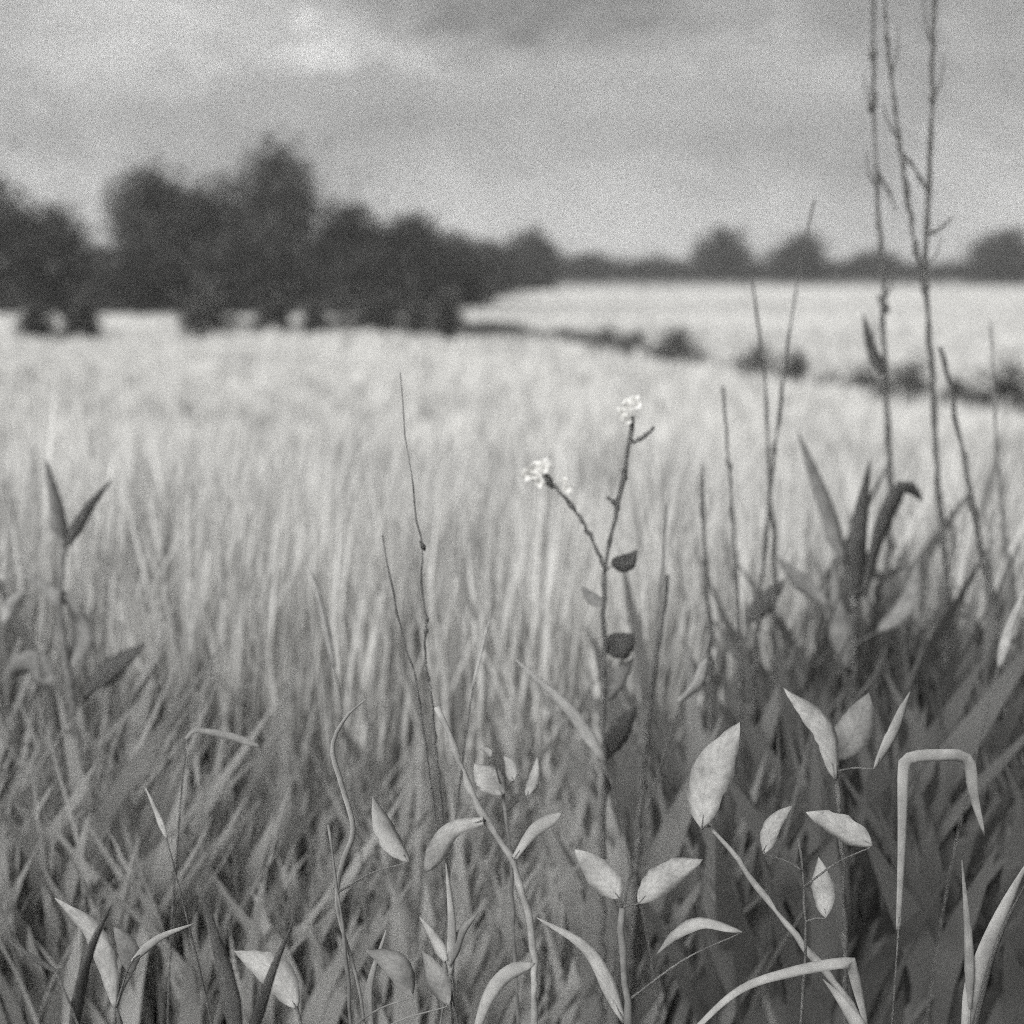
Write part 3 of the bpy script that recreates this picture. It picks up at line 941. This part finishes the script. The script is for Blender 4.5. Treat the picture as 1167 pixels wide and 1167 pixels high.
GK = 'dark blades in the very front'
for lab, pts, d, w in (
    ('dark blade crossing the long curved pale leaf', [(82, 1190), (100, 1095), (128, 1030)], 1.45, 20),
    ('broad dark blade leaning left at the bottom, between the two pale leaves', [(272, 1190), (258, 1115), (230, 1015)], 1.4, 30),
    ('dark blade leaning right across the broad pale leaf', [(285, 1190), (308, 1115), (334, 1050)], 1.45, 18),
    ('short dark slanting blade at the left edge', [(68, 1110), (36, 1090), (2, 1066)], 1.45, 9),
):
    p = plant('sedge_plant', lab, 'grass blade', d, pts[0], GK)
    add_leaf(p, pts, d, w, m['dark'], 'spear', root=True)

# ------------------------------------------------------------------ sky and light
SUN_EL, SUN_AZ = math.radians(38), math.radians(212)
W = bpy.data.worlds.new('World')
S.world = W
W.use_nodes = True
nt = W.node_tree
nt.nodes.clear()
wo = nd(nt, 'ShaderNodeOutputWorld')
bg = nd(nt, 'ShaderNodeBackground')
bg.inputs['Strength'].default_value = 0.1
nt.links.new(bg.outputs[0], wo.inputs[0])
sky = nd(nt, 'ShaderNodeTexSky', sky_type='NISHITA')
sky.sun_disc = False
sky.sun_elevation = SUN_EL
sky.sun_rotation = SUN_AZ
bw = nd(nt, 'ShaderNodeRGBToBW')
nt.links.new(sky.outputs[0], bw.inputs[0])
tc = nd(nt, 'ShaderNodeTexCoord')
sp = nd(nt, 'ShaderNodeSeparateXYZ')
nt.links.new(tc.outputs['Generated'], sp.inputs[0])
yy = mth(nt, 'MAXIMUM', mth(nt, 'ABSOLUTE', sp.outputs['Y']), 0.15)
U = mth(nt, 'DIVIDE', sp.outputs['X'], yy)
Vv = mth(nt, 'DIVIDE', sp.outputs['Z'], yy)
cb = nd(nt, 'ShaderNodeCombineXYZ')
nt.links.new(mth(nt, 'MULTIPLY', U, 5.0), cb.inputs[0])
nt.links.new(mth(nt, 'MULTIPLY', Vv, 9.0), cb.inputs[1])
nt.links.new(sp.outputs['Y'], cb.inputs[2])
n1 = nd(nt, 'ShaderNodeTexNoise')
n1.inputs['Scale'].default_value = 1.0
n1.inputs['Detail'].default_value = 7
n1.inputs['Roughness'].default_value = 0.55
nt.links.new(cb.outputs[0], n1.inputs['Vector'])
n2 = nd(nt, 'ShaderNodeTexNoise')
n2.inputs['Scale'].default_value = 3.0
n2.inputs['Detail'].default_value = 5
nt.links.new(cb.outputs[0], n2.inputs['Vector'])
cl = mth(nt, 'MULTIPLY_ADD', n1.outputs['Fac'], 1.3, 0.36)
n3 = nd(nt, 'ShaderNodeTexNoise')
n3.inputs['Scale'].default_value = 7.0
n3.inputs['Detail'].default_value = 6
n3.inputs['Roughness'].default_value = 0.6
nt.links.new(cb.outputs[0], n3.inputs['Vector'])
wu = mth(nt, 'ADD', U, mth(nt, 'MULTIPLY_ADD', n3.outputs['Fac'], 0.16, -0.08))
wv = mth(nt, 'ADD', Vv, mth(nt, 'MULTIPLY_ADD', n3.outputs['Fac'], -0.08, 0.04))
wv = mth(nt, 'ADD', wv, mth(nt, 'MULTIPLY_ADD', n2.outputs['Fac'], 0.06, -0.03))
for (bx, by, sx, sy, am) in (
    (590, -10, 230, 62, -0.6), (960, 0, 220, 50, -0.2), (470, 0, 70, 24, -0.25), (375, 55, 62, 20, 0.62), (470, 72, 40, 16, 0.25),
    (170, 5, 200, 56, 0.42), (50, 70, 110, 34, 0.22), (330, 130, 260, 50, -0.06),
    (30, 150, 60, 30, -0.12), (600, 255, 900, 60, 0.25), (760, 130, 200, 90, -0.06),
    (1090, 50, 34, 34, 0.22), (1090, 175, 46, 50, 0.22), (110, 235, 40, 45, 0.15), (1130, 95, 60, 16, -0.14),
):
    c = at(bx, by, 1.0)
    c0, c1 = c[0], c[2] - EYE
    du = mth(nt, 'MULTIPLY', mth(nt, 'SUBTRACT', wu, float(c0)), F / sx)
    dv = mth(nt, 'MULTIPLY', mth(nt, 'SUBTRACT', wv, float(c1)), F / sy)
    r2 = mth(nt, 'ADD', mth(nt, 'MULTIPLY', du, du), mth(nt, 'MULTIPLY', dv, dv))
    cl = mth(nt, 'MULTIPLY_ADD', mth(nt, 'EXPONENT', mth(nt, 'MULTIPLY', r2, -1.0)), am, cl)
cl = mth(nt, 'MAXIMUM', cl, 0.15)
wn = nd(nt, 'ShaderNodeTexWhiteNoise', noise_dimensions='3D')
nt.links.new(tc.outputs['Generated'], wn.inputs['Vector'])
gr = mth(nt, 'MULTIPLY_ADD', mth(nt, 'GREATER_THAN', wn.outputs['Value'], 0.83), 4.0, 0.32)
lum = mth(nt, 'ADD', mth(nt, 'MULTIPLY', cl, 2.05), mth(nt, 'MULTIPLY', bw.outputs[0], 0.05))
lum = mth(nt, 'MULTIPLY', lum, gr)
cc = nd(nt, 'ShaderNodeCombineColor')
nt.links.new(lum, cc.inputs[0])
nt.links.new(mth(nt, 'MULTIPLY', lum, 0.998), cc.inputs[1])
nt.links.new(mth(nt, 'MULTIPLY', lum, 0.985), cc.inputs[2])
nt.links.new(cc.outputs[0], bg.inputs['Color'])

sun = bpy.data.lights.new('sun', 'SUN')
sun.energy = 3.0
sun.angle = math.radians(40)
sun.color = (1.0, 0.995, 0.98)
so = bpy.data.objects.new('sun', sun)
COL.objects.link(so)
sd = Vector((math.sin(SUN_AZ) * math.cos(SUN_EL), math.cos(SUN_AZ) * math.cos(SUN_EL), math.sin(SUN_EL)))
so.rotation_euler = (-sd).to_track_quat('-Z', 'Y').to_euler()

# ------------------------------------------------------------------ hazy air
def build_haze():
    a, z0, z1 = 2600.0, -1.6, 16.0
    v = [(x, y, z) for z in (z0, z1) for x, y in ((-a, -a), (a, -a), (a, a), (-a, a))]
    f = [(3, 2, 1, 0), (4, 5, 6, 7), (0, 1, 5, 4), (1, 2, 6, 5), (2, 3, 7, 6), (3, 0, 4, 7)]
    hm = bpy.data.materials.new('haze')
    hm.use_nodes = True
    t = hm.node_tree
    t.nodes.clear()
    o_ = nd(t, 'ShaderNodeOutputMaterial')
    pv = nd(t, 'ShaderNodeVolumePrincipled')
    pv.inputs['Color'].default_value = (0.93, 0.93, 0.925, 1)
    pv.inputs['Density'].default_value = HAZE
    pv.inputs['Anisotropy'].default_value = 0.0
    t.links.new(pv.outputs[0], o_.inputs['Volume'])
    o = link_mesh('haze', v, f, hm, flat=True)
    tag(o, kind='stuff')


HAZE = 0.0006
build_haze()

# ------------------------------------------------------------------ camera
cam = bpy.data.cameras.new('camera')
cam.lens = 50
cam.sensor_width = 36
cam.clip_end = 5000
cam.clip_start = 0.05
cam.dof.use_dof = True
cam.dof.focus_distance = 1.78
cam.dof.aperture_fstop = 2.5
co = bpy.data.objects.new('camera', cam)
COL.objects.link(co)
co.location = (0, 0, EYE)
co.rotation_euler = (math.pi / 2 - PITCH, 0, 0)
S.camera = co

for o in S.objects:
    if '_base' in o:
        del o['_base']

S.view_settings.view_transform = 'Standard'
S.view_settings.look = 'None'
S.view_settings.exposure = 0.95
S.view_settings.gamma = 1
S.cycles.use_denoising = False
S.cycles.filter_width = 1.0
S.cycles.use_adaptive_sampling = False
S.cycles.max_bounces = 6
S.cycles.transparent_max_bounces = 4
